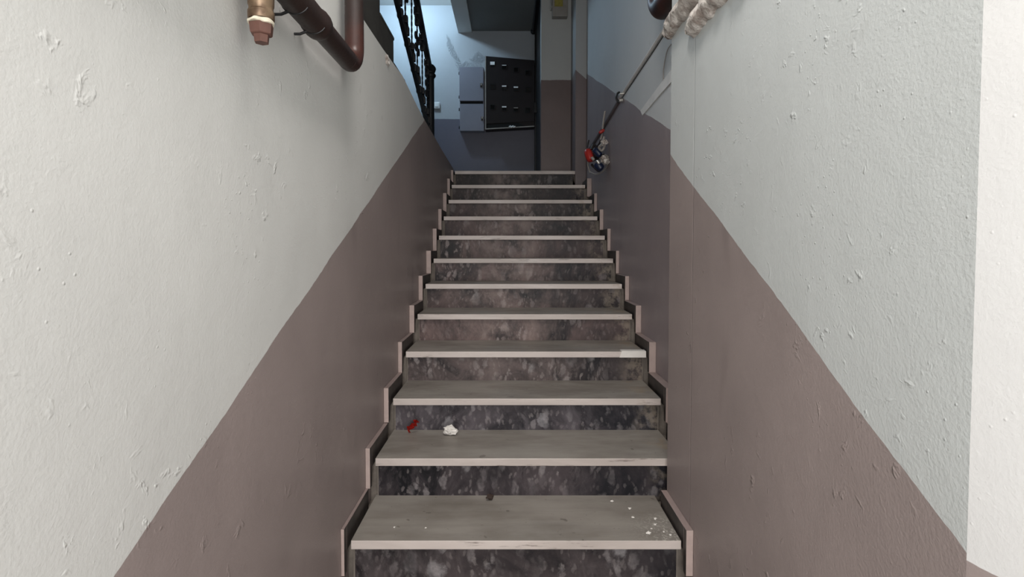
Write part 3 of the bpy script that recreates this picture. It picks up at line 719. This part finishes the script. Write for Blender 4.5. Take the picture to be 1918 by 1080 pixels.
cable([(1106, 322, 3.98), (1116, 326, 3.9), (1128, 322, 3.85), (1136, 312, 3.8), (1139, 300, 3.75), (1131, 296, 3.75)], 0.005, 'wire_pale')
cable([(1140, 297, 3.72), (1136, 306, 3.72), (1130, 302, 3.76), (1138, 294, 3.74), (1133, 290, 3.78)], 0.007, 'wire_pale')
cable([(1108, 280, 3.9), (1112, 272, 3.9), (1118, 278, 3.88), (1114, 290, 3.9), (1120, 300, 3.88)], 0.011, 'wire_dark')
cable([(1110, 300, 3.92), (1118, 296, 3.88), (1126, 292, 3.82), (1132, 290, 3.8)], 0.010, 'wire_dark')
cable([(1108, 308, 3.92), (1114, 314, 3.9), (1122, 320, 3.88), (1128, 312, 3.85)], 0.009, 'wire_dark')
cable([(1103, 262, 4.2), (1100, 278, 4.2), (1103, 292, 4.1)], 0.006, 'wire_dark')
def cap(pa, pb, r, m, label):
    bm = bm_new(); a, b = Vector(pt(*pa)), Vector(pt(*pb)); p = [a.lerp(b, t) for t in (0, .08, .3, .7, .92, 1)]
    add_tube(bm, p, [r*.5, r*.85, r, r, r*.85, r*.4], 14); part('cable_cap', bm, M[m], tg, label)
cap((1100, 280, 3.92), (1107, 302, 3.88), 0.030, 'red', 'large red cap')
cap((1122, 249, 3.76), (1132, 243, 3.76), 0.012, 'red', 'small red tape end')
cap((1113, 279, 3.82), (1125, 292, 3.80), 0.024, 'blue', 'upper blue cap')
cap((1116, 306, 3.80), (1128, 317, 3.78), 0.029, 'blue', 'lower blue cap')
cap((1118, 300, 3.77), (1123, 307, 3.77), 0.012, 'steel', 'shiny metal sleeve')
cap((1108, 294, 3.84), (1113, 300, 3.84), 0.011, 'wire_pale', 'pale sleeve')
bm = bm_new()
for q in ((1130, 296, 3.76), (1135, 302, 3.74), (1131, 268, 3.78)): add_blob(bm, pt(*q), 0.022, 2, 0.9, 30)
part('plaster_crust', bm, M['plaster'], tg)

# ------------------------------------------------------------------ litter on the steps
def crumple(name, c, r, m, label, cat, sq=(1, 0.8, 0.7), amp=0.7, sub=3, seed=0):
    bm = bm_new(); res = bmesh.ops.create_icosphere(bm, subdivisions=sub, radius=1.0)
    for v in bm.verts:
        n = noise.noise(v.co*1.9 + Vector((seed, 3, 1))); n2 = abs(noise.noise(v.co*4.5 + Vector((seed, 9, 4))))
        k = 1 + amp*n - 0.6*n2
        v.co = Vector((v.co.x*r*sq[0]*k, v.co.y*r*sq[1]*k, v.co.z*r*sq[2]*k))
    lo = min(v.co.z for v in bm.verts)
    for v in bm.verts: v.co += Vector((c[0], c[1], c[2]-lo))
    return solo(name, bm, m, c, label, cat)
z2 = ST[2][0]
crumple('crumpled_paper', (-0.247, 2.205, z2+0.0005), 0.023, M['paper'], 'crumpled scrap of white paper at the back of a tread against the riser', 'paper', (1.35, 0.8, 0.85), 0.5, 3, 5)
bm = bm_new()
N = 14
for j in range(N+1):
    t = j/N
    for i in range(4):
        bm.verts.new((-0.430 + 0.040*t + 0.008*math.sin(j*1.9+i), 2.235 - 0.010*i*0.5 + 0.003*math.sin(j*2.7), z2 + 0.003 + 0.040*t + (i-1.5)*0.008*(1+0.4*math.sin(j*1.3)) + 0.012))
bm.verts.ensure_lookup_table()
for j in range(N):
    for i in range(3): bm.faces.new([bm.verts[j*4+i], bm.verts[j*4+i+1], bm.verts[(j+1)*4+i+1], bm.verts[(j+1)*4+i]])
r_ = bmesh.ops.solidify(bm, geom=bm.faces[:], thickness=0.0025)
lo = min(v.co.z for v in bm.verts)
for v in bm.verts: v.co.z += z2 + 0.0005 - lo
solo('sweet_wrapper', bm, M['wrapper'], (-0.41, 2.23, z2), 'twisted red sweet wrapper leaning on the riser beside the left skirting', 'wrapper')
z1 = ST[1][0]
crumple('debris', (-0.075, 1.945, z1+0.0005), 0.012, M['leaf'], 'dark crumb of dirt at the back of the lowest whole tread', 'debris', (1.2, 0.8, 1.0), 0.8, 2, 2)
src = None
WHERE = ['plaster crumb farthest back on the lowest whole tread, near the riser', 'plaster crumb second from the riser at the right of the lowest whole tread',
 'left plaster crumb of the pair halfway along the right end of the tread', 'right plaster crumb of the pair halfway along the right tread end, by the skirting',
 'plaster crumb just in front of the halfway pair on the lowest whole tread', 'largest plaster crumb, near the front edge of the lowest whole tread',
 'small plaster crumb between the largest one and the right skirting', 'small plaster crumb just behind the largest one',
 'lone white crumb at the far left of the lowest whole tread', 'plaster crumb closest to the front right corner of the tread', 'white crumb second from the left on the lowest whole tread']
spots = [(0.375, 1.93, .005), (0.428, 1.875, .005), (0.425, 1.812, .005), (0.50, 1.805, .005), (0.488, 1.765, .005), (0.452, 1.708, .007), (0.505, 1.72, .003), (0.47, 1.74, .003), (-0.385, 1.75, .003), (0.52, 1.70, .004), (-0.28, 1.745, .003)]
for i, (x, y, s) in enumerate(spots):
    if src is None:
        src = crumple('plaster_crumb', (x, y, z1+0.0003), 0.005, M['paper'], 'tiny white plaster crumb lying on the lowest whole tread', 'crumb', (1.2, 1, 0.6), 0.8, 2, 8)
        src['group'] = 'plaster crumbs on the lowest whole tread'; src['label'] = WHERE[0]
    else:
        o = src.copy(); C.objects.link(o); o.location = (x, y, z1+0.0003+E); o.rotation_euler = (0, 0, i*1.3); o.scale = (s/0.005,)*3; o['label'] = WHERE[i]
# ------------------------------------------------------------------ the ceiling lamps themselves
def lamp(name, loc, r, col, st, label):
    t = thing(name, label, 'lamp', loc)
    bm = bm_new(); add_tube(bm, [(loc[0], loc[1], loc[2]), (loc[0], loc[1], loc[2]-0.03)], [r, r], 24); part('lamp_base', bm, M['switch'], t)
lamp('ceiling_lamp', (-1.22, 6.05, 3.019), 0.09, None, 0, 'round ceiling lamp over the upper landing')
